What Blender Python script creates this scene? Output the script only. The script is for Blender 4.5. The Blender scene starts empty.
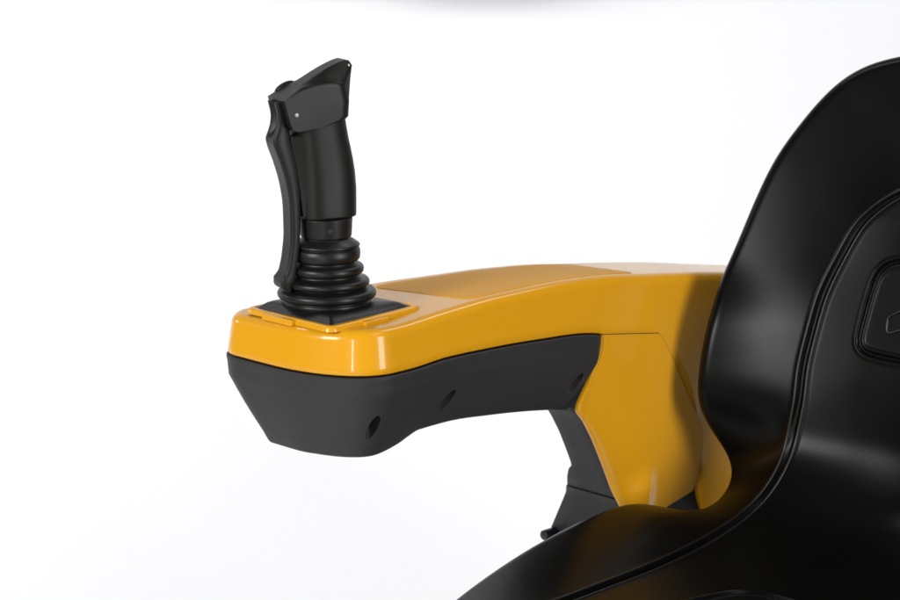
import bpy, bmesh, math, random
import numpy as np
from mathutils import Vector, Matrix
from mathutils.bvhtree import BVHTree

random.seed(4)
scene = bpy.context.scene
COL = scene.collection
RAD = math.radians
S2 = math.sqrt(0.5)

# ------------------------------------------------------------------ frames
# u runs along the armrest towards the seat back, v across it towards the seat, z up (metres)
def uvz(u, v, z):
    return Vector((S2 * (u + v), S2 * (u - v), z))

def UVZ(a):
    a = np.asarray(a, float)
    return np.stack([S2 * (a[..., 0] + a[..., 1]), S2 * (a[..., 0] - a[..., 1]), a[..., 2]], -1)

GA = RAD(25)
GD = Vector((-math.cos(GA), -math.sin(GA), 0))       # the way the grip's lever faces
WD = Vector((math.sin(GA), -math.cos(GA), 0))        # across the grip
def gwz(g, w, z):
    return GD * g + WD * w + Vector((0, 0, z))

# ------------------------------------------------------------------ materials
def new_mat(name):
    m = bpy.data.materials.new(name)
    m.use_nodes = True
    nt = m.node_tree
    return m, nt, nt.nodes['Principled BSDF']

def grain(nt, b, scale, strength, dist=0.0004, detail=4.0, kind='noise'):
    tc = nt.nodes.new('ShaderNodeTexCoord')
    if kind == 'voronoi':
        tx = nt.nodes.new('ShaderNodeTexVoronoi'); out = 'Distance'
    else:
        tx = nt.nodes.new('ShaderNodeTexNoise'); out = 'Fac'
        tx.inputs['Detail'].default_value = detail
    tx.inputs['Scale'].default_value = scale
    nt.links.new(tc.outputs['Object'], tx.inputs['Vector'])
    bp = nt.nodes.new('ShaderNodeBump')
    bp.inputs['Strength'].default_value = strength
    bp.inputs['Distance'].default_value = dist
    nt.links.new(tx.outputs[out], bp.inputs['Height'])
    nt.links.new(bp.outputs['Normal'], b.inputs['Normal'])
    return tc

def vary_rough(nt, b, tc, scale, lo, hi):
    n = nt.nodes.new('ShaderNodeTexNoise'); n.inputs['Scale'].default_value = scale
    n.inputs['Detail'].default_value = 6
    nt.links.new(tc.outputs['Object'], n.inputs['Vector'])
    mr = nt.nodes.new('ShaderNodeMapRange')
    mr.inputs['From Min'].default_value = 0.3; mr.inputs['From Max'].default_value = 0.7
    mr.inputs['To Min'].default_value = lo; mr.inputs['To Max'].default_value = hi
    nt.links.new(n.outputs['Fac'], mr.inputs['Value'])
    nt.links.new(mr.outputs['Result'], b.inputs['Roughness'])

def plastic(name, col, lo, hi, gscale, gstr, gdist=0.0003, spec=0.5, coat=0.0, coat_r=0.1, kind='noise'):
    m, nt, b = new_mat(name)
    b.inputs['Base Color'].default_value = (*col, 1)
    b.inputs['Specular IOR Level'].default_value = spec
    b.inputs['Coat Weight'].default_value = coat
    b.inputs['Coat Roughness'].default_value = coat_r
    tc = grain(nt, b, gscale, gstr, gdist, kind=kind)
    vary_rough(nt, b, tc, 14, lo, hi)
    return m

YEL = (0.65, 0.300, 0.008)
M_yellow = plastic('yellow_gloss_plastic', YEL, 0.26, 0.32, 30, 0.004, 0.0006, spec=0.18, coat=0.40, coat_r=0.075)
M_pad = plastic('yellow_textured_plastic', YEL, 0.54, 0.62, 1600, 0.35, 0.0002, spec=0.42)
M_shell = plastic('charcoal_moulded_plastic', (0.0268, 0.0268, 0.0276), 0.46, 0.54, 2200, 0.3, 0.00015, spec=0.26)
M_grip = plastic('black_grip_plastic', (0.0085, 0.0081, 0.0075), 0.40, 0.48, 2000, 0.25, 0.00015, spec=0.24)
M_rubber = plastic('black_rubber', (0.006, 0.006, 0.006), 0.36, 0.44, 900, 0.12, 0.0002, spec=0.34)
M_seat = plastic('black_vinyl', (0.0024, 0.0024, 0.0023), 0.27, 0.33, 420, 0.05, 0.0003, spec=0.115, kind='voronoi')
M_piping = plastic('black_gloss_vinyl', (0.0045, 0.0045, 0.0045), 0.3, 0.36, 500, 0.1, 0.0002, spec=0.45)
M_dark = plastic('dark_cavity_plastic', (0.006, 0.006, 0.006), 0.6, 0.7, 500, 0.1)
M_navy = plastic('navy_plastic', (0.006, 0.007, 0.014), 0.3, 0.4, 500, 0.1)
M_steel, _nt, _b = new_mat('screw_steel')
_b.inputs['Base Color'].default_value = (0.26, 0.255, 0.25, 1); _b.inputs['Metallic'].default_value = 1
_tc = grain(_nt, _b, 900, 0.15); vary_rough(_nt, _b, _tc, 200, 0.38, 0.5)
M_back = plastic('white_paper', (0.86, 0.86, 0.875), 0.9, 0.95, 40, 0.02, spec=0.1)

# ------------------------------------------------------------------ object helpers
def link_mesh(name, me, mat, parent=None):
    o = bpy.data.objects.new(name, me)
    COL.objects.link(o)
    me.materials.append(mat)
    if parent is not None:
        o.parent = parent
        o.matrix_parent_inverse = root_of(parent).inverted()
    return o

def root_of(o):
    m = o.matrix_basis.copy()
    while o.parent is not None:
        m = o.parent.matrix_basis @ o.matrix_parent_inverse @ m if False else o.parent.matrix_basis @ o.matrix_parent_inverse @ m
        o = o.parent
    return m

def thing(name, label, cat, loc):
    o = bpy.data.objects.new(name, None)
    COL.objects.link(o)
    o.location = loc; o.empty_display_size = 0.05
    o['label'] = label; o['category'] = cat
    o.matrix_basis = Matrix.Translation(loc)
    return o

def finish(bm, name, mat, parent, smooth=True, bevel=0.0, seg=3, angle=30, wn=True, sharp=0):
    bmesh.ops.remove_doubles(bm, verts=bm.verts, dist=1e-6)
    bmesh.ops.recalc_face_normals(bm, faces=bm.faces)
    me = bpy.data.meshes.new(name)
    bm.to_mesh(me); bm.free()
    for p in me.polygons: p.use_smooth = smooth
    if sharp:
        b3 = bmesh.new(); b3.from_mesh(me)
        for e in b3.edges: e.smooth = e.calc_face_angle(0) < RAD(sharp)
        b3.to_mesh(me); b3.free()
    o = link_mesh(name, me, mat, parent)
    if bevel:
        md = o.modifiers.new('bevel', 'BEVEL')
        md.width = bevel; md.segments = seg; md.limit_method = 'ANGLE'; md.angle_limit = RAD(angle)
        if wn:
            w = o.modifiers.new('wn', 'WEIGHTED_NORMAL'); w.keep_sharp = True
    return o

def loft(rows, cap0=True, cap1=True, closed=True):
    bm = bmesh.new()
    vs = [[bm.verts.new(p) for p in r] for r in rows]
    n = len(rows[0])
    for a, b in zip(vs[:-1], vs[1:]):
        for i in range(n if closed else n - 1):
            j = (i + 1) % n
            bm.faces.new((a[i], a[j], b[j], b[i]))
    if cap0: bm.faces.new(vs[0][::-1])
    if cap1: bm.faces.new(vs[-1])
    return bm

def lathe(prof, n, cx=0.0, cy=0.0, cap=True):
    rows = [[Vector((cx + r * math.cos(2 * math.pi * i / n), cy + r * math.sin(2 * math.pi * i / n), z)) for i in range(n)] for r, z in prof]
    return loft(rows, cap, cap)

def cyl(p, axis, r, h, n=24):
    axis = Vector(axis).normalized()
    a = axis.orthogonal().normalized(); b = axis.cross(a)
    def ring(rr, k): return [Vector(p) + axis * k + (a * math.cos(2 * math.pi * i / n) + b * math.sin(2 * math.pi * i / n)) * rr for i in range(n)]
    e = min(r, h) * 0.2
    return loft([ring(r, 0), ring(r, h - e), ring(r - e * 0.3, h - 0.3 * e), ring(r - e, h)])

def tube(pts, r, n=8, closed=False):
    pts = [Vector(p) for p in pts]
    rows = []
    up = None
    m = len(pts)
    for i, p in enumerate(pts):
        if closed: t = (pts[(i + 1) % m] - pts[i - 1]).normalized()
        else: t = (pts[min(i + 1, m - 1)] - pts[max(i - 1, 0)]).normalized()
        if up is None: up = t.orthogonal().normalized()
        up = (up - t * up.dot(t)).normalized()
        b = t.cross(up)
        rows.append([p + (up * math.cos(2 * math.pi * k / n) + b * math.sin(2 * math.pi * k / n)) * r for k in range(n)])
    if closed:
        rows.append(rows[0])
        return loft(rows, False, False)
    return loft(rows)

def pchip(xs, ys):
    xs = np.array(xs, float); ys = np.array(ys, float)
    h = np.diff(xs); d = np.diff(ys) / h
    m = np.zeros_like(ys); m[0] = d[0]; m[-1] = d[-1]
    for i in range(1, len(xs) - 1):
        if d[i - 1] * d[i] > 0:
            w1 = 2 * h[i] + h[i - 1]; w2 = h[i] + 2 * h[i - 1]
            m[i] = (w1 + w2) / (w1 / d[i - 1] + w2 / d[i])
    def f(x):
        x = np.clip(np.asarray(x, float), xs[0], xs[-1])
        k = np.clip(np.searchsorted(xs, x) - 1, 0, len(h) - 1)
        t = (x - xs[k]) / h[k]
        return ((1 + 2 * t) * (1 - t) ** 2 * ys[k] + t * (1 - t) ** 2 * h[k] * m[k]
                + t * t * (3 - 2 * t) * ys[k + 1] + t * t * (t - 1) * h[k] * m[k + 1])
    return f

def cspline(tau, P):
    """natural cubic spline through the rows of P"""
    tau = np.array(tau, float); P = np.array(P, float); n = len(tau); h = np.diff(tau)
    A = np.zeros((n, n)); B = np.zeros_like(P)
    A[0, 0] = A[-1, -1] = 1
    for i in range(1, n - 1):
        A[i, i - 1] = h[i - 1]; A[i, i] = 2 * (h[i - 1] + h[i]); A[i, i + 1] = h[i]
        B[i] = 6 * ((P[i + 1] - P[i]) / h[i] - (P[i] - P[i - 1]) / h[i - 1])
    M = np.linalg.solve(A, B)
    def f(x):
        x = np.asarray(x, float)
        k = np.clip(np.searchsorted(tau, x) - 1, 0, n - 2)
        a = (tau[k + 1] - x)[:, None]; b = (x - tau[k])[:, None]; hh = h[k][:, None]
        return (M[k] * a ** 3 + M[k + 1] * b ** 3) / (6 * hh) + (P[k] / hh - M[k] * hh / 6) * a + (P[k + 1] / hh - M[k + 1] * hh / 6) * b
    return f

# ================================================================== ARMREST
arm = thing('armrest', 'yellow and charcoal moulded armrest pod carrying the black joystick beside the seat', 'armrest', uvz(0.30, 0.05, 0.40))

ztop = pchip([-0.07, 0.006, 0.0707, 0.1383, 0.2091, 0.2835, 0.3619, 0.479, 0.56, 0.65],
             [0.6968, 0.6972, 0.7015, 0.7050, 0.7055, 0.7025, 0.6935, 0.6785, 0.665, 0.650])
zbord = pchip([-0.07, 0.0133, 0.0652, 0.1329, 0.1894, 0.2815, 0.2860, 0.3640, 0.3765, 0.4390, 0.4430, 0.458, 0.64],
              [0.6548, 0.6551, 0.6580, 0.6566, 0.6538, 0.6440, 0.6400, 0.6255, 0.6105, 0.5060, 0.452, 0.415, 0.38])
vouter = pchip([-0.04, 0.0, 0.06, 0.11, 0.14, 0.2, 0.265, 0.34, 0.42, 0.52, 0.65],
               [-0.089, -0.088, -0.081, -0.066, -0.058, -0.047, -0.040, -0.037, -0.034, -0.030, -0.028])

def outline(u_end, step=0.004):
    pts = []
    for u in np.arange(u_end, -0.003, -step): pts.append((u, 0.0985))
    e = 2 / 2.15
    for t in np.linspace(0, math.pi / 2, 40):                       # inner front corner, a broad superellipse
        pts.append((-0.0045 - 0.062 * math.sin(t) ** e, -0.010 + 0.1085 * math.cos(t) ** e))
    for v in np.linspace(-0.016, -0.050, 8): pts.append((-0.0666, v))
    r = 0.034
    for t in np.linspace(0, math.pi / 2, 16):
        pts.append((-0.0666 + r - r * math.cos(t), -0.0550 - r * math.sin(t)))
    for u in np.arange(-0.028, u_end, step): pts.append((u, float(vouter(u))))
    pts.append((u_end, float(vouter(u_end))))
    n0 = len(pts)
    for v in np.linspace(float(vouter(u_end)), 0.0985, 14)[1:-1]: pts.append((u_end, v))
    # drop near duplicates
    q = [pts[0]]
    for p in pts[1:]:
        if math.hypot(p[0] - q[-1][0], p[1] - q[-1][1]) > 0.0006: q.append(p)
    q = np.array(q)
    # outward normals, smoothed
    d = np.roll(q, -1, 0) - np.roll(q, 1, 0)
    nrm = np.stack([-d[:, 1], d[:, 0]], 1)
    nrm /= np.linalg.norm(nrm, axis=1)[:, None]
    c = np.array([0.1, 0.0])
    if np.sum((q - c) * nrm) < 0: nrm = -nrm
    return q, nrm

def crown(u, v):
    return ztop(u) + np.interp(u, [0.0, 0.1, 0.3, 0.6], [-0.003, -0.0034, -0.0058, -0.0045]) * np.clip((0.0985 - v) / 0.13, 0, 1.2)

Q, NQ = outline(0.72)
ZB = zbord(Q[:, 0])
def ring_at(off, z, Q=Q, N=NQ, dv=None):
    P = Q + N * np.asarray(off).reshape(-1, 1)
    if dv is not None: P[:, 1] += dv
    return [uvz(P[i, 0], P[i, 1], z[i]) for i in range(len(P))]
rows = []
rows.append(ring_at(np.full(len(Q), -0.006), ZB + 0.0012))
rows.append(ring_at(np.full(len(Q), -0.0008), ZB + 0.0006))
rows.append(ring_at(np.zeros(len(Q)), ZB + 0.0016))
r = 0.0105
P0 = Q - NQ * 0.0045
ZT = crown(P0[:, 0], P0[:, 1])
for k in (0.2, 0.4, 0.6, 0.8, 1.0):
    rows.append(ring_at(np.full(len(Q), -0.0042 * k), ZB + 0.0016 + (ZT - r - ZB - 0.0016) * k))
for t in np.linspace(0, math.pi / 2, 9)[1:]:
    off = -0.0042 - r * (1 - math.cos(t))
    P = Q + NQ * off
    zz = crown(P[:, 0], P[:, 1]) - r + r * math.sin(t)
    rows.append(ring_at(np.full(len(Q), off), zz))
Pin = Q + NQ * (-0.0042 - r)
vm = (vouter(Q[:, 0]) + 0.0985) / 2
spine = np.stack([np.clip(Pin[:, 0], 0.02, 0.57), np.interp(np.clip(Pin[:, 0], 0.02, 0.57), Q[:, 0][:1].tolist() * 0 + [0.0, 0.1, 0.3, 0.52], [0.005, 0.015, 0.03, 0.033])], 1)
for k in np.linspace(0, 1.0, 14)[1:]:
    P = Pin + (spine - Pin) * k
    zz = crown(P[:, 0], P[:, 1])
    rows.append([uvz(P[i, 0], P[i, 1], zz[i]) for i in range(len(P))])
top_shell = finish(loft(rows, False, False), 'top_shell', M_yellow, arm)
_me = top_shell.data
if sum(p.normal.z * p.area for p in _me.polygons if abs(p.normal.z) > 0.9) < 0: _me.flip_normals()
_nn = []
for vtx in _me.vertices:
    x, y, z = vtx.co
    uu, vv = S2 * (x + y), S2 * (x - y)
    n = vtx.normal.copy()
    if abs(float(crown(uu, vv)) - z) < 2e-5:
        h = 0.004
        gu = float(crown(uu + h, vv) - crown(uu - h, vv)) / (2 * h); gv = float(crown(uu, vv + h) - crown(uu, vv - h)) / (2 * h)
        n = (uvz(-gu, -gv, 0) + Vector((0, 0, 1))).normalized()
    _nn.append(tuple(n))
_me.normals_split_custom_set_from_vertices(_nn)

# textured inlay on top of the arm
def rounded_poly(pts, r, n=8):
    out = []
    m = len(pts)
    for i in range(m):
        a, b, c = (np.array(pts[k % m], float) for k in (i - 1, i, i + 1))
        d1 = (a - b) / np.linalg.norm(a - b); d2 = (c - b) / np.linalg.norm(c - b)
        p1 = b + d1 * r; p2 = b + d2 * r
        for t in np.linspace(0, 1, n):
            out.append((1 - t) ** 2 * p1 + 2 * t * (1 - t) * b + t * t * p2)
    return np.array(out)
def resample(P, n):
    P = np.vstack([P, P[:1]]); d = np.r_[0, np.cumsum(np.linalg.norm(np.diff(P, axis=0), axis=1))]
    s = np.linspace(0, d[-1], n, endpoint=False)
    return np.stack([np.interp(s, d, P[:, k]) for k in range(P.shape[1])], 1)
us_ = np.concatenate([0.104 + 0.014 * (1 - np.cos(np.linspace(0, math.pi / 2, 12))), np.linspace(0.12, 0.338, 60), 0.340 + 0.015 * np.sin(np.linspace(0, math.pi / 2, 12))])
rows = []
for i, uu in enumerate(us_):
    d0 = max(0.0, 1 - (uu - 0.104) / 0.014); d1 = max(0.0, 1 - (0.355 - uu) / 0.015)
    cr0 = 0.013 * (1 - math.sqrt(max(0.0, 1 - d0 * d0))) + 0.013 * (1 - math.sqrt(max(0.0, 1 - d1 * d1)))
    hi = 0.0815 - cr0
    lo = float(vouter(uu)) + 0.024 + cr0
    row = []
    for k in np.linspace(0, 1, 26):
        vv = hi + (lo - hi) * k
        sh = 0.012 * (vv - 0.03) / 0.1 * (1 if uu < 0.2 else 0) * max(0.0, 1 - (uu - 0.104) / 0.09)
        row.append((uu + sh, vv, 0.0006))
    row = [(row[0][0], row[0][1] + 0.0005, -0.001)] + row + [(row[-1][0], row[-1][1] - 0.0005, -0.001)]
    rows.append([uvz(p[0], p[1], float(crown(p[0], p[1])) + p[2]) for p in row])
e0 = [p - Vector((0, 0, 0.0016)) + uvz(-0.0005, 0, 0) for p in rows[0]]; e1 = [p - Vector((0, 0, 0.0016)) + uvz(0.0005, 0, 0) for p in rows[-1]]
rows = [e0] + rows + [e1]
finish(loft(rows, False, False, closed=False), 'arm_pad', M_pad, arm)

# raised frame round the joystick plate
frame_c = [(-0.0465, 0.0575), (-0.0465, -0.0512), (0.0570, -0.0512), (0.0570, 0.0575)]
prof = [(-0.0004, 0.6945), (-0.0004, 0.6993), (0.0006, 0.7002), (0.0042, 0.7002), (0.0056, 0.6996), (0.0066, 0.6983), (0.0074, 0.6950)]
rows = []
for off, z in prof:
    pc = [(-0.0465 - off, 0.0575 + off), (-0.0465 - off, -0.0512 - off), (0.0570 + off, -0.0512 - off), (0.0570 + off, 0.0575 + off)]
    rp = rounded_poly(pc, 0.004 + max(off, 0), 8)
    rows.append([uvz(p[0], p[1], z + max(0.0, float(crown(p[0], p[1])) - 0.6968)) for p in rp])
fr = finish(loft(rows, False, False), 'plate_frame', M_yellow, arm)
def rbox(u0, u1, v0, v1, z0, z1, fn=uvz):
    bm = bmesh.new()
    c = [bm.verts.new(fn(a, b, d)) for d in (z0, z1) for a, b in ((u0, v0), (u1, v0), (u1, v1), (u0, v1))]
    for f in ((0, 1, 2, 3), (4, 7, 6, 5), (0, 4, 5, 1), (1, 5, 6, 2), (2, 6, 7, 3), (3, 7, 4, 0)):
        bm.faces.new([c[i] for i in f])
    return bm
finish(rbox(-0.0585, -0.0525, -0.026, 0.016, 0.6940, 0.6998), 'clip', M_yellow, fr, bevel=0.0012)
finish(rbox(-0.014, 0.016, 0.0635, 0.0690, 0.6940, 0.6998), 'clip', M_yellow, fr, bevel=0.0012)

# charcoal lower shell
QL, NL = outline(0.305)
QL[:, 1] -= np.where(QL[:, 1] > 0.04, np.clip((QL[:, 0] - 0.2795) / 0.003, 0, 1) * 0.006, 0)
ZBL = zbord(QL[:, 0])
zbot = pchip([-0.07, -0.01, 0.0168, 0.03, 0.0455, 0.08, 0.1475, 0.22, 0.262, 0.31],
             [0.5725, 0.5735, 0.5780, 0.5825, 0.5865, 0.5870, 0.5815, 0.572, 0.5640, 0.553])
zc = ZBL - np.interp(QL[:, 0], [-0.06, 0.03, 0.13, 0.3], [0.0225, 0.019, 0.024, 0.0275])
zcb = zbot(QL[:, 0])
ins = 0.015 * np.clip(-NL[:, 0], 0, 1) ** 2 + 0.004 * np.clip(-NL[:, 1], 0, 1) ** 2 + 0.020 * np.clip(NL[:, 1], 0, 1) ** 2
one = np.ones(len(QL))
DV = np.clip(0.035 - QL[:, 1], 0, 1) * np.interp(QL[:, 0], [0.0, 0.1, 0.2], [0.38, 0.34, 0.28])
rows = [ring_at(-0.006 * one, ZBL - 0.0012, QL, NL), ring_at(0.0004 * one, ZBL - 0.0012, QL, NL), ring_at(0.0013 * one, ZBL - 0.0020, QL, NL),
        ring_at(0.0013 * one, ZBL - 0.0045, QL, NL), ring_at(0.0006 * one, ZBL - 0.0075, QL, NL)]
for k in (0.5, 0.9):
    rows.append(ring_at((0.0006 - 0.0012 * k) * one, ZBL - 0.0075 + (zc - ZBL + 0.0075) * k, QL, NL))
for k in (0.04, 0.1, 0.25, 0.4, 0.55, 0.7, 0.8, 0.9):
    bulge = 0.0012 * math.sin(math.pi * k)
    rows.append(ring_at(-0.0012 - (ins - 0.003) * k + bulge, zc + (zcb + 0.006 - zc) * k, QL, NL, DV * k))
for k, dz in ((0.0, 0.0035), (0.0015, 0.0016), (0.004, 0.0004), (0.009, 0.0)):
    rows.append(ring_at(-(ins - 0.001 + k), zcb + dz, QL, NL, DV))
PB = QL - NL * (ins + 0.008)[:, None]; PB[:, 1] += DV
sp = np.stack([np.clip(PB[:, 0], 0.03, 0.26), np.interp(PB[:, 0], [0.0, 0.1, 0.3], [0.02, 0.025, 0.035])], 1)
for k in np.linspace(0, 0.97, 8)[1:]:
    P = PB + (sp - PB) * k
    zz = zcb + (zbot(P[:, 0]) - zcb) * k
    rows.append([uvz(P[i, 0], P[i, 1], zz[i]) for i in range(len(P))])
lower = finish(loft(rows, True, True), 'lower_shell', M_shell, arm)
# three slanted screw recesses on the side facing the seat, cut into the shell
cut = bmesh.new()
for (u, v, z, ax) in ((-0.0210, 0.0850, 0.6040, (0.012, -0.008, 0.021)), (0.0685, 0.0905, 0.6113, (0.0133, -0.010, 0.0208)), (0.2500, 0.0918, 0.5935, (0.0133, -0.010, 0.0215))):
    a = (uvz(*ax)).normalized()
    nrm = (uvz(0, 1, -0.3)).normalized() if u > 0 else (uvz(-0.55, 0.83, -0.3)).normalized()
    b = a.cross(nrm).normalized(); c = a.cross(b)
    M = Matrix((( b.x * .0052, c.x * .0110, a.x * .0200, 0), (b.y * .0052, c.y * .0110, a.y * .0200, 0), (b.z * .0052, c.z * .0110, a.z * .0200, 0), (0, 0, 0, 1)))
    pos = uvz(u, v, z)
    M = Matrix.Translation(pos) @ M
    bmesh.ops.create_uvsphere(cut, u_segments=28, v_segments=18, radius=1.0, matrix=M)
cme = bpy.data.meshes.new('cutter'); cut.to_mesh(cme); cut.free()
co = bpy.data.objects.new('cutter', cme); COL.objects.link(co)
md = lower.modifiers.new('recess', 'BOOLEAN'); md.operation = 'DIFFERENCE'; md.object = co; md.solver = 'EXACT'
bpy.context.view_layer.update()
dg = bpy.context.evaluated_depsgraph_get()
nm = bpy.data.meshes.new_from_object(lower.evaluated_get(dg))
lower.modifiers.clear()
lower.data = nm
bpy.data.objects.remove(co)
bm = bmesh.new(); bm.from_mesh(nm)
for e in bm.edges:
    e.smooth = e.calc_face_angle(0) < RAD(38)
bm.to_mesh(nm); bm.free()
for p in nm.polygons: p.use_smooth = True

# side cover: the yellow foot of the armrest
L = np.array([(0.2813, 0.6437), (0.2802, 0.6284), (0.2744, 0.6139), (0.2626, 0.5952), (0.2508, 0.5798), (0.2455, 0.5695), (0.2589, 0.5554), (0.2731, 0.5336), (0.2909, 0.5002), (0.3041, 0.4738), (0.3156, 0.4572), (0.336, 0.428)])
Rr = np.array([(0.3708, 0.6303), (0.3838, 0.6158), (0.4060, 0.580), (0.4250, 0.550), (0.4380, 0.530), (0.4490, 0.5110), (0.4480, 0.498), (0.4465, 0.484), (0.4440, 0.472), (0.4415, 0.462), (0.4385, 0.454), (0.4340, 0.4460)])
def dense(P, n):
    d = np.r_[0, np.cumsum(np.linalg.norm(np.diff(P, axis=0), axis=1))]; d /= d[-1]
    s = np.linspace(0, 1, n)
    # light smoothing of the polyline
    X = np.stack([np.interp(s, d, P[:, k]) for k in range(2)], 1)
    for _ in range(3):
        Y = X.copy(); Y[1:-1] = 0.25 * X[:-2] + 0.5 * X[1:-1] + 0.25 * X[2:]; X = Y
    return X
NR, NC = 90, 70
Ld, Rd = dense(L, NR), dense(Rr, NR)
def cover_v(u, z, dl):
    v = 0.0993
    # facet left of the diagonal crease leans away slightly
    cu = 0.2815 + (0.6437 - z) / (0.6437 - 0.486) * (0.3566 - 0.2815)
    v -= 0.07 * max(0.0, cu - u) * (1 if z > 0.486 else max(0.0, 1 - (0.486 - z) / 0.03))
    # swelling foot under the crease
    rx = u - 0.3566
    v += 0.0075 * math.exp(-((z - 0.466) / (0.015 if z > 0.466 else 0.025)) ** 2) * math.exp(-(rx / (0.008 if rx > 0 else 0.026)) ** 2) if z < 0.52 else 0
    # lip along the free edge
    v += 0.0035 * math.exp(-(dl / 0.006) ** 2) * min(1.0, max(0.0, (0.60 - z) / 0.05))
    return v
rows = []
for i in range(NR):
    row = []
    for off, dv in ((0.0010, -0.0065), (0.0, -0.0035), (0.0008, -0.0012)):
        p = Ld[i] + np.array([off, 0]); c0 = cover_v(p[0], p[1], 0); row.append((p[0] + 0.1 - c0, p[1], c0 + dv))
    for t in np.linspace(0, 1, NC):
        t2 = t
        p = Ld[i] + (Rd[i] - Ld[i]) * t2
        dl = t2 * np.linalg.norm(Rd[i] - Ld[i])
        ee = min(dl, (1 - t2) * np.linalg.norm(Rd[i] - Ld[i]))
        vv = cover_v(p[0], p[1], dl)
        row.append((p[0] + (0.1 - vv) * (1 - t) + (0.0022 if t == 0 else 0), p[1], vv))
    for off, dv in ((0.0003, -0.0012), (0.0004, -0.008)):
        p = Rd[i] + np.array([off, 0]); row.append((p[0], p[1], cover_v(p[0], p[1], 1) + dv))
    rows.append([uvz(a, c, b) for a, b, c in row])
cover = finish(loft(rows, True, True), 'side_cover', M_yellow, arm, bevel=0.0006, seg=2, angle=50)

_p = [(Ld[0][0] + (Rd[0][0] - Ld[0][0]) * t, Ld[0][1] + (Rd[0][1] - Ld[0][1]) * t) for t in np.linspace(0, 1, 24)]
_p += [(a, b) for a, b in Rd[1:] if b > 0.512]
finish(tube([uvz(a, 0.0986, b + 0.0002) for a, b in _p], 0.00055, 8), 'seam', M_dark, cover)
# support column and its base behind the cover
Lz = Ld[:, 1]; Lu = Ld[:, 0]
def face_u(z):
    return float(np.interp(z, Lz[::-1], Lu[::-1])) + 0.0045
def column_rows(zs, vl, flare):
    rows = []
    for z in zs:
        u0 = (face_u(z) if z > 0.45 else face_u(0.45) + (0.45 - z) * 0.25) + flare(z); a = float(vl(z))
        loop = [(u0 + 0.004, 0.094), (u0 + 0.0012, 0.0928), (u0, 0.090)] + [(u0, 0.090 + (a + 0.004 - 0.090) * k) for k in (0.25, 0.5, 0.75)] + [(u0, a + 0.004), (u0 + 0.0012, a + 0.0012), (u0 + 0.004, a)] + [(0.52, a), (0.52, 0.088), (0.43, 0.0915)]
        rows.append([uvz(p, q, z) for p, q in loop])
    return rows
vl = pchip([0.36, 0.395, 0.4621, 0.486, 0.4921, 0.558, 0.60], [-0.042, -0.020, 0.0205, 0.0355, 0.0415, 0.0430, 0.0435])
col_ = finish(loft(column_rows(np.linspace(0.600, 0.4610, 34), vl, lambda z: 0.0)), 'support_column', M_shell, arm, sharp=35)
bas = finish(loft(column_rows(np.linspace(0.4604, 0.36, 22), vl, lambda z: -0.0015 - 0.06 * (0.4604 - z))), 'column_base', M_shell, arm, sharp=35)
bm = cyl(uvz(0.345, -0.008, 0.3985), uvz(-1, 0, 0), 0.0056, 0.031, 28)
finish(bm, 'knob', M_navy, bas)

# ================================================================== JOYSTICK
joy = thing('joystick', 'black joystick with grip, front lever and ribbed rubber boot on the armrest pod', 'joystick', Vector((0, 0, 0.6975)))
# flange plate rising gently to the boot
rows = []
pl = resample(rounded_poly([(-0.0462, 0.0572), (-0.0462, -0.0509), (0.0567, -0.0509), (0.0567, 0.0572)], 0.0035, 6), 160)
for k, z in ((0.0, 0.6950), (0.0, 0.6989), (0.010, 0.6996), (0.05, 0.7007), (0.1, 0.7028), (0.15, 0.7047), (0.22, 0.7062), (0.6, 0.7066), (0.8, 0.7066)):
    P = pl * (1 - k) + np.array([0.002, 0.0]) * k
    rows.append([uvz(p[0], p[1], z + max(0.0, float(crown(p[0], p[1])) - 0.6968) * max(0.0, 1 - k * 4)) for p in P])
finish(loft(rows, True, True), 'flange', M_rubber, joy)
# bellows
prof = [(0.0400, 0.7030), (0.0414, 0.7060), (0.0416, 0.7078), (0.0410, 0.7090)]
def bulge(R, zc_, half, depth, n=11):
    o = []
    for t in np.linspace(-math.pi / 2, math.pi / 2, n):
        o.append((R - depth + depth * math.cos(t) ** 0.8, zc_ + half * math.sin(t)))
    return o
prof += [(0.0402, 0.7094)] + bulge(0.0466, 0.7152, 0.0046, 0.0058) + [(0.0362, 0.7212)] + bulge(0.0404, 0.7260, 0.0040, 0.0052) + [(0.0318, 0.7318)] + \
    bulge(0.0352, 0.7385, 0.0046, 0.005) + [(0.0278, 0.7452)]
prof += [(0.0280, 0.7462), (0.0300, 0.7468), (0.0316, 0.7490), (0.0320, 0.7530), (0.0317, 0.7570), (0.0305, 0.7586), (0.0293, 0.7590), (0.0293, 0.7596), (0.0312, 0.7602), (0.0317, 0.7612), (0.0308, 0.7625), (0.0245, 0.7668), (0.0226, 0.7680), (0.0224, 0.7700)]
bel = finish(lathe(prof, 96), 'bellows', M_rubber, joy)
col = finish(lathe([(0.0200, 0.7690), (0.0232, 0.7690), (0.0240, 0.7698), (0.0249, 0.7860), (0.0244, 0.7872), (0.0200, 0.7872)], 72), 'collar', M_grip, joy, bevel=0.0005, angle=40)
ang = math.atan2(-1, 0.22)
d = Vector((math.cos(ang), math.sin(ang), 0))
finish(cyl(Vector((0, 0, 0.7772)) + d * 0.0235, d, 0.0024, 0.0016, 20), 'screw', M_dark, col)

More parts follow.
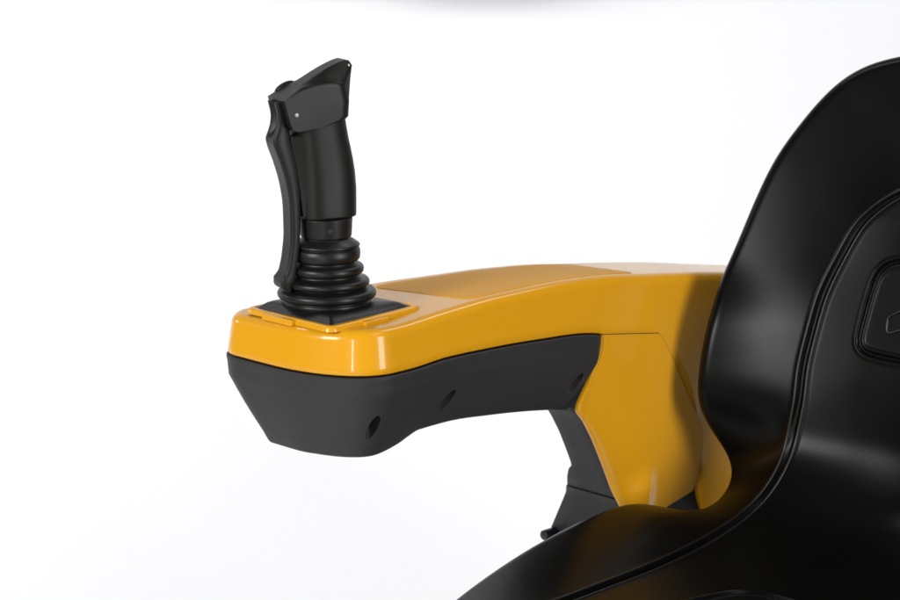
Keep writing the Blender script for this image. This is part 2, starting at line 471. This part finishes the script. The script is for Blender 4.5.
# grip body: rounded-rectangle levels
def superloop(gc, Lh, Wh, z, n=96, ex=3.0):
    o = []
    for i in range(n):
        t = 2 * math.pi * i / n
        c, s = math.cos(t), math.sin(t)
        ex = 3.2 if c > 0 else 2.25
        o.append((gc + (Lh if c > 0 else Lh + 0.0012) * abs(c) ** (2 / ex) * (1 if c > 0 else -1), Wh * abs(s) ** (2 / ex) * (1 if s > 0 else -1)))
    return [gwz(a, b, z) for a, b in o]
gz = [0.7878, 0.7884, 0.790, 0.800, 0.815, 0.830, 0.842, 0.852, 0.862, 0.872, 0.882]
gcs = pchip([0.785, 0.815, 0.83, 0.85, 0.862, 0.885], [-0.0010, -0.0008, 0.0000, 0.0026, 0.0045, 0.0078])
gls = pchip([0.785, 0.815, 0.83, 0.85, 0.862, 0.885], [0.0268, 0.0272, 0.0268, 0.0258, 0.0250, 0.0245])
rows = []
for k, z in enumerate(gz):
    sh = 0.0012 if k == 0 else (0.0003 if k == 1 else 0)
    rows.append(superloop(float(gcs(z)), float(gls(z)) - sh, 0.0208 - sh, z))
grip = finish(loft(rows), 'grip', M_grip, joy, bevel=0.0005, angle=50)
# spine on the front of the grip under the lever
rows = []
for z, g0, g1, ww in ((0.7895, 0.024, 0.0268, 0.0105), (0.81, 0.024, 0.0295, 0.011), (0.84, 0.026, 0.0335, 0.012), (0.858, 0.026, 0.0375, 0.0125), (0.8665, 0.026, 0.0385, 0.0125)):
    rows.append([gwz(g0 - 0.004, -ww - 0.003, z), gwz(g1, -ww, z), gwz(g1, ww, z), gwz(g0 - 0.004, ww + 0.004, z)])
finish(loft(rows), 'grip_spine', M_grip, grip, bevel=0.0014, angle=40)
# small hole in the rear of the grip
_b = bmesh.new(); _b.from_mesh(grip.data); _t = BVHTree.FromBMesh(_b); _b.free()
_o = gwz(-0.0154, 0.021, 0.8563); _d = (gwz(-0.024, 0.0, 0.8531) - _o).normalized()
_h = _t.ray_cast(_o - _d * 0.1, _d)
if _h[0] is not None:
    _n = _h[1] if _h[1].dot(_d) < 0 else -_h[1]
    finish(cyl(_h[0] - _n * 0.0008, _n, 0.0013, 0.0010, 16), 'screw_hole', M_dark, grip)

# lever
Fp = pchip([0.7215, 0.7235, 0.7268, 0.7325, 0.7375, 0.7450, 0.7521, 0.7756, 0.7992, 0.8182, 0.842, 0.8575, 0.8625, 0.8700, 0.8760, 0.8837, 0.8985],
           [0.0425, 0.0465, 0.0492, 0.0492, 0.0448, 0.0425, 0.0410, 0.0386, 0.0390, 0.0415, 0.0480, 0.0535, 0.0545, 0.0520, 0.0500, 0.0492, 0.0520])
Rp = pchip([0.7215, 0.7250, 0.7281, 0.7417, 0.7649, 0.7929, 0.8163, 0.8443, 0.8676, 0.8817, 0.8985],
           [0.0400, 0.0392, 0.0372, 0.0340, 0.0307, 0.0293, 0.0299, 0.0334, 0.0388, 0.0395, 0.0400])
rows = []
zl = sorted(set(np.linspace(0.7218, 0.8975, 64).tolist() + [0.7222, 0.7235, 0.725]))
for z in zl:
    f = float(Fp(z)); rr = min(float(Rp(z)), f - 0.004)
    wd = 0.0122
    dep = 0.0042 * (1 / (1 + math.exp(-(z - 0.8665) / 0.0012)))
    loop = [(rr + 0.0012, -wd), (rr, -wd + 0.0012), (rr, wd - 0.0012), (rr + 0.0012, wd), (f - 0.002, wd), (f - 0.0006, wd - 0.0006), (f, wd - 0.002)]
    for w_, k in ((0.0072, 0), (0.0060, 0.2), (0.0050, 0.9), (0.0040, 1), (0, 1), (-0.0040, 1), (-0.0050, 0.9), (-0.0060, 0.2), (-0.0072, 0)):
        loop.append((f - dep * k, w_))
    loop += [(f, -wd + 0.002), (f - 0.0006, -wd + 0.0006), (f - 0.002, -wd)]
    rows.append([gwz(a, b, z) for a, b in loop])
lever = finish(loft(rows), 'lever', M_grip, joy, sharp=50)
# lever arm inside the gap
rows = []
for z, g0, g1 in ((0.790, 0.026, 0.0285), (0.815, 0.0285, 0.0325), (0.84, 0.032, 0.0365), (0.858, 0.036, 0.0405), (0.8720, 0.034, 0.0410)):
    rows.append([gwz(g0, -0.0075, z), gwz(g1, -0.0075, z), gwz(g1, 0.0070, z), gwz(g0, 0.0070, z)])
finish(loft(rows), 'lever_link', M_grip, lever, bevel=0.0008)

# head
def lay(pts, w): return [gwz(a, w, b) for a, b in pts]
def top_line(pts, n=16):
    P = np.array([pts[0]] + list(pts) + [pts[-1]], float)
    P[0] = 2 * P[1] - P[2]; P[-1] = 2 * P[-2] - P[-3]
    out = []
    segs = len(pts) - 1
    for k in np.linspace(0, segs - 1e-6, n):
        i = int(k); t = k - i
        p0, p1, p2, p3 = P[i], P[i + 1], P[i + 2], P[i + 3]
        out.append(tuple(0.5 * ((2 * p1) + (-p0 + p2) * t + (2 * p0 - 5 * p1 + 4 * p2 - p3) * t * t + (-p0 + 3 * p1 - 3 * p2 + p3) * t ** 3)))
    return out
side_top = top_line([(-0.0150, 0.9125), (-0.0095, 0.9150), (0.0080, 0.9150), (0.0290, 0.9110), (0.0400, 0.9045), (0.0472, 0.9000)])
ridge_top = top_line([(-0.0238, 0.9285), (-0.0175, 0.9337), (0.0034, 0.9257), (0.0280, 0.9118), (0.0390, 0.9052), (0.0474, 0.8997)])
low = [(0.0418, 0.8785), (0.0395, 0.8735), (0.0350, 0.8713), (0.0086, 0.8736), (-0.0150, 0.8798), (-0.0182, 0.8825), (-0.0192, 0.8970)]
def outline_head(top, rear, down, mix=0.0):
    o = []
    for i, (g_, z_) in enumerate(low):
        k = max(0.0, min(1.0, (0.012 - g_) / 0.03))
        o.append((g_ + rear * k, z_ + (0.0008 * rear / 0.013 if i in (3, 4, 5) else 0)))
    n = len(top)
    for i, (g_, z_) in enumerate(top):
        k = max(0.0, min(1.0, (0.012 - g_) / 0.03)); d = max(0.0, 1 - (i / (n - 1)) ** 2 * 1.0)
        o.append((g_ + rear * k, z_ - down * d))
    return o
def mixt(m): return [(a[0] * m + b[0] * (1 - m), a[1] * (m + 0.06 * math.sin(math.pi * m)) + b[1] * (1 - m - 0.06 * math.sin(math.pi * m))) for a, b in zip(ridge_top, side_top)]
half_l = [(outline_head(side_top, 0.0130, 0.0048), 0.0225), (outline_head(side_top, 0.0100, 0.0026), 0.02245), (outline_head(side_top, 0.0072, 0.0010), 0.0218), (outline_head(side_top, 0.0046, 0.0002), 0.0204),
          (outline_head(side_top, 0.0026, -0.0008), 0.0186), (outline_head(mixt(0.18), 0.0013, 0.0), 0.0166), (outline_head(mixt(0.45), 0.0006, 0.0), 0.0140), (outline_head(mixt(0.8), 0.0, 0.0), 0.0116), (outline_head(ridge_top, 0.0, 0.0), 0.0098)]
rows = [lay(p, -w_) for p, w_ in half_l] + [lay(p, w_) for p, w_ in half_l[::-1]]
bm = loft(rows)
head = finish(bm, 'head', M_grip, joy, bevel=0.0009, seg=3, angle=38)
finish(cyl(gwz(0.0362, 0.0221, 0.8868), WD, 0.0021, 0.0013, 20), 'screw', M_steel, head)
finish(cyl(gwz(-0.0196, 0.0100, 0.9285), WD, 0.0016, 0.0018, 18), 'pin', M_steel, head)
# rocker button on the far side
bm = bmesh.new()
ax = (GD * 0.35 - WD * 0.55 + Vector((0, 0, 0.75))).normalized()
a_ = GD.copy(); a_ = (a_ - ax * a_.dot(ax)).normalized(); b_ = ax.cross(a_)
M = Matrix(((a_.x * .0115, b_.x * .0085, ax.x * .0045, 0), (a_.y * .0115, b_.y * .0085, ax.y * .0045, 0), (a_.z * .0115, b_.z * .0085, ax.z * .0045, 0), (0, 0, 0, 1)))
bmesh.ops.create_uvsphere(bm, u_segments=32, v_segments=20, radius=1.0, matrix=Matrix.Translation(gwz(0.0300, -0.0225, 0.9068)) @ M)
finish(bm, 'thumb_button', M_grip, head)

# ================================================================== SEAT
seat = thing('seat', 'black moulded vinyl tractor style seat with grooved backrest and rounded top', 'seat', uvz(0.18, 0.385, 0.36))
VC = 0.385
ST = [  # rim (u,v,z), groove (u,v,z), centre (u,z)
    ((-0.105, 0.170, 0.345), (-0.125, 0.245, 0.370), (-0.130, 0.375)),
    ((-0.075, 0.155, 0.392), (-0.085, 0.245, 0.425), (-0.090, 0.430)),
    ((-0.020, 0.152, 0.428), (-0.020, 0.245, 0.452), (-0.020, 0.448)),
    ((0.080, 0.152, 0.4595), (0.070, 0.245, 0.456), (0.080, 0.449)),
    ((0.136, 0.152, 0.4705), (0.120, 0.245, 0.456), (0.140, 0.449)),
    ((0.223, 0.152, 0.480), (0.195, 0.245, 0.457), (0.210, 0.449)),
    ((0.284, 0.152, 0.477), (0.260, 0.242, 0.460), (0.270, 0.452)),
    ((0.345, 0.152, 0.457), (0.315, 0.240, 0.468), (0.335, 0.459)),
    ((0.392, 0.152, 0.449), (0.355, 0.240, 0.481), (0.385, 0.474)),
    ((0.422, 0.153, 0.460), (0.382, 0.242, 0.500), (0.412, 0.499)),
    ((0.431, 0.154, 0.487), (0.402, 0.243, 0.525), (0.428, 0.530)),
    ((0.406, 0.149, 0.530), (0.412, 0.244, 0.553), (0.434, 0.560)),
    ((0.389, 0.149, 0.566), (0.418, 0.245, 0.580), (0.437, 0.590)),
    ((0.393, 0.149, 0.607), (0.425, 0.243, 0.609), (0.441, 0.620)),
    ((0.405, 0.149, 0.648), (0.436, 0.245, 0.648), (0.448, 0.652)),
    ((0.426, 0.147, 0.689), (0.4464, 0.2508, 0.688), (0.4565, 0.690)),
    ((0.4420, 0.152, 0.724), (0.4575, 0.2652, 0.729), (0.4645, 0.730)),
    ((0.4690, 0.171, 0.801), (0.4674, 0.2864, 0.766), (0.4715, 0.768)),
    ((0.4845, 0.192, 0.843), (0.4735, 0.3160, 0.789), (0.4755, 0.788)),
    ((0.4970, 0.220, 0.880), (0.4762, 0.3400, 0.797), (0.4775, 0.7965)),
    ((0.5045, 0.2490, 0.901), (0.4775, 0.3570, 0.8005), (0.4785, 0.8002)),
    ((0.5085, 0.290, 0.9135), (0.4785, 0.3710, 0.8020), (0.4790, 0.8018)),
    ((0.5110, 0.338, 0.921), (0.4790, 0.3790, 0.8030), (0.4794, 0.8028)),
    ((0.5120, 0.3848, 0.924), (0.4794, 0.3848, 0.8035), (0.4796, 0.8034)),
]
Rm = np.array([s[0] for s in ST]); Gm = np.array([s[1] for s in ST]); Cm = np.array([(s[2][0], VC, s[2][1]) for s in ST])
dd = np.linalg.norm(np.diff(Rm, axis=0), axis=1) + np.linalg.norm(np.diff(Gm, axis=0), axis=1) + 0.3 * np.linalg.norm(np.diff(Cm, axis=0), axis=1)
tau = np.r_[0, np.cumsum(dd)]; tau /= tau[-1]
NS = 620
ss = np.linspace(0, 1, NS)
Rs, Gs, Cs = cspline(tau, Rm)(ss), cspline(tau, Gm)(ss), cspline(tau, Cm)(ss)
def smooth_rows(X, k):
    for _ in range(k):
        Y = X.copy(); Y[1:-1] = 0.25 * X[:-2] + 0.5 * X[1:-1] + 0.25 * X[2:]; X = Y
    return X
Rs, Gs, Cs = smooth_rows(Rs, 30), smooth_rows(Gs, 30), smooth_rows(Cs, 30)
Gs[:, 1] = np.minimum(Gs[:, 1], VC - 0.0002); Rs[:, 1] = np.minimum(Rs[:, 1], VC - 0.0002)
# columns: pan from centre to groove, then bolster from groove to rim
e_in = np.r_[np.linspace(0.020, 0.0, 15)]
pan_f = np.linspace(0, 1, 92)
cols = []; ecol = []
LP = np.linalg.norm(Cs - Gs, axis=1)[:, None]
LB = np.linalg.norm(Rs - Gs, axis=1)[:, None]
# normal to the (C,G,R) sheet, for bulges
tg = np.gradient(Gs, axis=0) + 0.5 * np.gradient(Rs, axis=0) + 0.5 * np.gradient(Cs, axis=0)
cr = (Gs - Rs); 
nn = np.cross(cr, tg); nn /= np.linalg.norm(nn, axis=1)[:, None] + 1e-12
if nn[NS // 5, 2] < 0: nn = -nn
nn = smooth_rows(nn, 30)
nn /= np.linalg.norm(nn, axis=1)[:, None]
for f in pan_f[:-1]:
    edge = np.maximum(1 - 0.020 / np.maximum(LP, 1e-6), 0)
    ff = f * edge
    cols.append(Cs + (Gs - Cs) * ff + nn * (-0.003 * 4 * ff * (1 - ff) * np.minimum(LP / 0.1, 1))); ecol.append((1 - ff) * LP)
for e in e_in:
    ff = np.maximum(1 - e / np.maximum(LP, 1e-6), 0)
    cols.append(Cs + (Gs - Cs) * ff + nn * (-0.003 * 4 * ff * (1 - ff) * np.minimum(LP / 0.1, 1))); ecol.append((1 - ff) * LP)
bulg = pchip(tau[[0, 3, 6, 8, 10, 12, 15, 18, 23]], [0.004, 0.0035, 0.004, 0.004, 0.001, -0.0025, -0.0035, -0.002, 0.0])(ss)[:, None]
for e in np.linspace(0.0012, 0.020, 14):
    ff = e / np.maximum(LB, 1e-6)
    cols.append(Gs + (Rs - Gs) * ff + nn * bulg * (4 * ff * (1 - ff))); ecol.append(-ff * LB)
for k in np.linspace(0, 1, 34)[1:]:
    f0 = 0.020 / np.maximum(LB, 1e-6)
    ff = f0 + (1 - f0) * k
    cols.append(Gs + (Rs - Gs) * ff + nn * bulg * (4 * ff * (1 - ff))); ecol.append(-ff * LB)
G3 = np.stack(cols, 1)              # NS x NCOL x 3 in u,v,z
# round the pan across the centre line so the two mirrored halves meet smoothly
_np = len(pan_f) - 1
_ker = np.exp(-0.5 * (np.arange(-54, 55) / 18.0) ** 2); _ker /= _ker.sum()
_wt = np.clip((0.80 - np.linspace(0, 1, _np)) / 0.35, 0, 1); _wt = _wt * _wt * (3 - 2 * _wt)
for _c in (0, 2):
    _A = G3[:, :_np, _c]
    _S = np.concatenate([_A[:, :0:-1], _A], 1)
    _P = np.pad(_S, ((0, 0), (54, 54)), mode='edge')
    _F = np.zeros_like(_S)
    for _k in range(109): _F += _ker[_k] * _P[:, _k:_k + _S.shape[1]]
    _F = _F[:, _np - 1:]
    G3[:, :_np, _c] = _A + (_F - _A) * _wt[None, :]
EC = np.stack([np.broadcast_to(e, (NS, 1))[:, 0] for e in ecol], 1)
# surface normals
ds = np.gradient(G3, axis=0); dc = np.gradient(G3, axis=1)
N3 = np.cross(dc, ds); ln = np.linalg.norm(N3, axis=2)[..., None]
N3 = np.where(ln > 1e-10, N3 / np.maximum(ln, 1e-10), nn[:, None, :])
sg = np.sign((N3 * nn[:, None, :]).sum(2))[..., None]
N3 = N3 * np.where(sg == 0, 1, sg)
# channel along the groove, frame channels on backrest and cushion
E_ = EC
_onb = np.clip((G3[..., 2] - 0.47) / 0.08, 0, 1)
H = -(0.0045 - 0.0022 * _onb) * np.exp(-(E_ / (0.0050 - 0.0014 * _onb)) ** 2) + 0.0012 * np.exp(-((np.abs(E_) - 0.0060) / 0.0025) ** 2)
fade = np.clip(LP / 0.02, 0, 1)
def polydist(X, Y, poly):
    best = np.full(X.shape, 9.0)
    for (x0, y0), (x1, y1) in zip(poly[:-1], poly[1:]):
        L2 = (x1 - x0) ** 2 + (y1 - y0) ** 2 + 1e-12
        t = np.clip(((X - x0) * (x1 - x0) + (Y - y0) * (y1 - y0)) / L2, 0, 1)
        best = np.minimum(best, np.hypot(X - x0 - t * (x1 - x0), Y - y0 - t * (y1 - y0)))
    return best
def smooth_poly(P, it=2):
    P = np.array(P, float)
    for _ in range(it):
        q = [P[0]]
        for a, b in zip(P[:-1], P[1:]): q += [0.75 * a + 0.25 * b, 0.25 * a + 0.75 * b]
        q.append(P[-1]); P = np.array(q)
    return P
badge = smooth_poly([(VC + 0.02, 0.7290), (0.345, 0.7280), (0.3180, 0.7240), (0.3050, 0.7130), (0.3005, 0.6950), (0.2965, 0.6600), (0.2955, 0.6420), (0.3040, 0.6335), (0.3300, 0.6317), (VC + 0.02, 0.6310)], 3)
onback = G3[..., 2] > 0.56
onpan = (E_ > 0.018)
db = polydist(G3[..., 1], G3[..., 2], badge)
hb = -0.0028 * np.exp(-(db / 0.0019) ** 2) + 0.0013 * np.exp(-((db - 0.0040) / 0.0015) ** 2)
H = H + np.where(onback, hb, 0)
cush = smooth_poly([(VC + 0.02, 0.2240), (VC - 0.02, 0.2240), (0.347, 0.2210), (0.330, 0.2070), (0.320, 0.175), (0.314, 0.120), (0.318, 0.07), (VC + 0.02, 0.06)], 3)
dcu = polydist(G3[..., 1], G3[..., 0], cush)
hc = -0.0028 * np.exp(-(dcu / 0.0024) ** 2) + 0.0013 * np.exp(-((dcu - 0.0048) / 0.0017) ** 2)
H = H + np.where((G3[..., 2] < 0.50) & onpan, hc, 0)
F3 = G3 + N3 * H[..., None]
# rim roll and back side
T = G3[:, -1] - G3[:, -3]; T /= np.linalg.norm(T, axis=1)[:, None] + 1e-12
T = smooth_rows(T, 10); T /= np.linalg.norm(T, axis=1)[:, None]
Ne = smooth_rows(N3[:, -2].copy(), 10); Ne -= T * (Ne * T).sum(1)[:, None]; Ne /= np.linalg.norm(Ne, axis=1)[:, None]
rr = 0.012
roll = []
for th in np.linspace(0, math.pi, 15)[1:]:
    roll.append(F3[:, -1] + rr * (math.sin(th) * T - (1 - math.cos(th)) * Ne))
backc = []
for k in (120, 104, 60, 30, 10, 0):
    backc.append(G3[:, k] - N3[:, k] * 2 * rr)
half = np.concatenate([F3, np.stack(roll, 1), np.stack(backc, 1)], 1)     # centre front -> rim -> centre back
mir = half.copy(); mir[..., 1] = 2 * VC - mir[..., 1]
loop = np.concatenate([half, mir[:, ::-1]], 1)
nh = half.shape[1]
XYZ = UVZ(loop)
ncol = XYZ.shape[1]
def grid_mesh(name, i0, i1, cap0, cap1):
    sub = XYZ[i0:i1 + 1]
    nr = sub.shape[0]
    verts = sub.reshape(-1, 3).tolist()
    faces = []
    for i in range(nr - 1):
        for j in range(ncol):
            k = (j + 1) % ncol
            faces.append((i * ncol + j, i * ncol + k, (i + 1) * ncol + k, (i + 1) * ncol + j))
    if cap0: faces.append(tuple(range(ncol))[::-1])
    me = bpy.data.meshes.new(name)
    me.from_pydata(verts, [], faces)
    return me
full = grid_mesh('full', 0, NS - 1, True, False)
bm = bmesh.new(); bm.from_mesh(full)
lay_i = bm.verts.layers.int.new('row')
bm.verts.ensure_lookup_table()
for i, vtx in enumerate(bm.verts): vtx[lay_i] = i // ncol
bmesh.ops.remove_doubles(bm, verts=bm.verts, dist=2e-5)
bmesh.ops.recalc_face_normals(bm, faces=bm.faces)
bm.normal_update()
bvh = BVHTree.FromBMesh(bm)
split = int(np.argmin(np.abs(Gs[:, 2] - 0.497) + (np.arange(NS) < NS * 0.2)))
nrm_all = {tuple(round(c, 6) for c in vtx.co): vtx.normal.copy() for vtx in bm.verts}
def part(name, keep):
    b2 = bm.copy()
    l2 = b2.verts.layers.int['row']
    kill = [f for f in b2.faces if not keep(sum(vv[l2] for vv in f.verts) / len(f.verts))]
    bmesh.ops.delete(b2, geom=kill, context='FACES')
    me = bpy.data.meshes.new(name)
    b2.to_mesh(me); b2.free()
    for p in me.polygons: p.use_smooth = True
    me.normals_split_custom_set_from_vertices([tuple(nrm_all.get(tuple(round(c, 6) for c in vtx.co), vtx.normal)) for vtx in me.vertices])
    return link_mesh(name, me, M_seat, seat)
cushion = part('seat_cushion', lambda r: r < split)
backrest = part('backrest', lambda r: r >= split)
# piping: two welts along the channel, running on round the far side
bmp = bmesh.new()
def side_line(e0):
    j = int(np.argmin(np.abs(np.nanmedian(EC[: NS // 2], axis=0) - e0)))
    lim = int(np.argmax(Gs[:, 1] > VC - 0.030))
    idx = np.arange(8, lim, 3)
    A = F3[idx, j] + N3[idx, j] * 0.0002
    B = A.copy(); B[:, 1] = 2 * VC - B[:, 1]
    return UVZ(np.concatenate([A, B[::-1]], 0))
for e0 in (0.0052, -0.0052):
    b1 = tube(side_line(e0), 0.0013, 8)
    tmp = bpy.data.meshes.new('t'); b1.to_mesh(tmp); b1.free(); bmp.from_mesh(tmp); bpy.data.meshes.remove(tmp)
finish(bmp, 'piping', M_piping, backrest)
# raised chevron mark inside the backrest frame
def on_seat(v, z):
    hit = bvh.ray_cast(uvz(0.10, v, z), uvz(1, 0, 0))
    return hit[0], hit[1]
mark = [(0.3240, 0.6690), (0.3245, 0.6570), (0.3310, 0.6555), (VC, 0.6850), (2 * VC - 0.3310, 0.6555), (2 * VC - 0.3245, 0.6570), (2 * VC - 0.3240, 0.6690),
        (2 * VC - 0.3270, 0.6735), (VC, 0.7060), (0.3270, 0.6735)]
mk = smooth_poly(mark + mark[:1], 1)
mk = resample(mk[:-1], 120)
pts = []
for v_, z_ in mk:
    h, n = on_seat(v_, z_)
    pts.append(h + uvz(-1, 0, 0.2) * 0.0002)
finish(tube(pts, 0.0014, 8, closed=True), 'emblem', M_piping, backrest)
bm.free()

# ================================================================== BACKDROP
rows = []
prof = [(0.5, 0.0), (0.6, 0.0)] + [(0.6 + 1.8 * math.sin(t), 1.8 - 1.8 * math.cos(t)) for t in np.linspace(0, math.pi / 2, 24)[1:]] + [(2.4, 4.5)]
bm = bmesh.new()
vs = [[bm.verts.new((x, y, z)) for x in (-4.2, 4.2)] for y, z in prof]
for a, b in zip(vs[:-1], vs[1:]): bm.faces.new((a[0], a[1], b[1], b[0]))
_q = [bm.verts.new(p) for p in ((-4.2, -1.6, 0), (0.15, -1.6, 0), (0.15, 0.5, 0), (-4.2, 0.5, 0))]
bm.faces.new(_q)
bd = finish(bm, 'backdrop', M_back, None)
bd['kind'] = 'structure'
rows = []
for y in (2.05, 2.08):
    rows.append([Vector((0.185 + 0.44 * math.cos(t), y, 1.215 + 0.30 * math.sin(t))) for t in np.linspace(math.pi, 2 * math.pi, 40)] + [Vector((0.625, y, 1.7)), Vector((-0.255, y, 1.7))])
finish(loft(rows), 'shadow_flag', M_back, bd, smooth=False)  # unseen panel added above the frame to cast a soft shadow on the backdrop

# ================================================================== LIGHT
w = bpy.data.worlds.new('World'); scene.world = w
w.use_nodes = True
w.node_tree.nodes['Background'].inputs['Color'].default_value = (0.9, 0.95, 1.0, 1)
w.node_tree.nodes['Background'].inputs['Strength'].default_value = 0.035

def area(name, loc, target, sx, sy, power, color=(1, 1, 1), spread=180):
    l = bpy.data.lights.new(name, 'AREA')
    l.shape = 'RECTANGLE'; l.size = sx; l.size_y = sy; l.energy = power; l.color = color
    l.spread = RAD(spread)
    o = bpy.data.objects.new(name, l); COL.objects.link(o)
    o.location = loc
    o.rotation_euler = (Vector(target) - Vector(loc)).to_track_quat('-Z', 'Y').to_euler()
    return o
area('backdrop_lamp', (-1.5, 1.15, 2.9), (-0.5, 2.1, 0.3), 1.2, 0.6, 13.0, spread=120)
area('backdrop_lamp', (1.5, 1.15, 2.9), (0.5, 2.1, 0.3), 1.2, 0.6, 13.0, spread=120)
area('added_floor_fill', (-2.3, 1.0, 1.3), (-0.2, 1.35, 0.1), 0.7, 0.5, 5.2, spread=100)  # extra light added only to brighten the lower part of the backdrop
area('key_softbox', (-1.42, -1.45, 1.5), (0, 0, 0.66), 0.7, 0.8, 44)
area('strip_softbox', (-0.42, -2.05, 0.65), (0.0, 0, 0.60), 0.055, 1.3, 9)
area('fill_softbox', (1.6, -1.3, 1.0), (0.25, 0.2, 0.62), 0.56, 1.4, 31)
area('top_softbox', (0.9, -0.5, 2.3), (0.3, 0.1, 0.6), 0.7, 0.7, 4)

# ================================================================== CAMERA
cam = bpy.data.cameras.new('camera')
co = bpy.data.objects.new('camera', cam); COL.objects.link(co)
cam.sensor_width = 36; cam.lens = 85
co.location = (0.11576471, -1.95248716, 1.13341735)
co.rotation_euler = (RAD(90 - 12.3), 0, 0)
cam.clip_end = 100; cam.clip_start = 0.05
cam.dof.use_dof = True
cam.dof.focus_distance = 2.0
cam.dof.aperture_fstop = 11
scene.camera = co

scene.render.engine = 'CYCLES'
scene.view_settings.view_transform = 'Standard'
scene.view_settings.look = 'None'
scene.view_settings.exposure = 0
scene.view_settings.gamma = 1
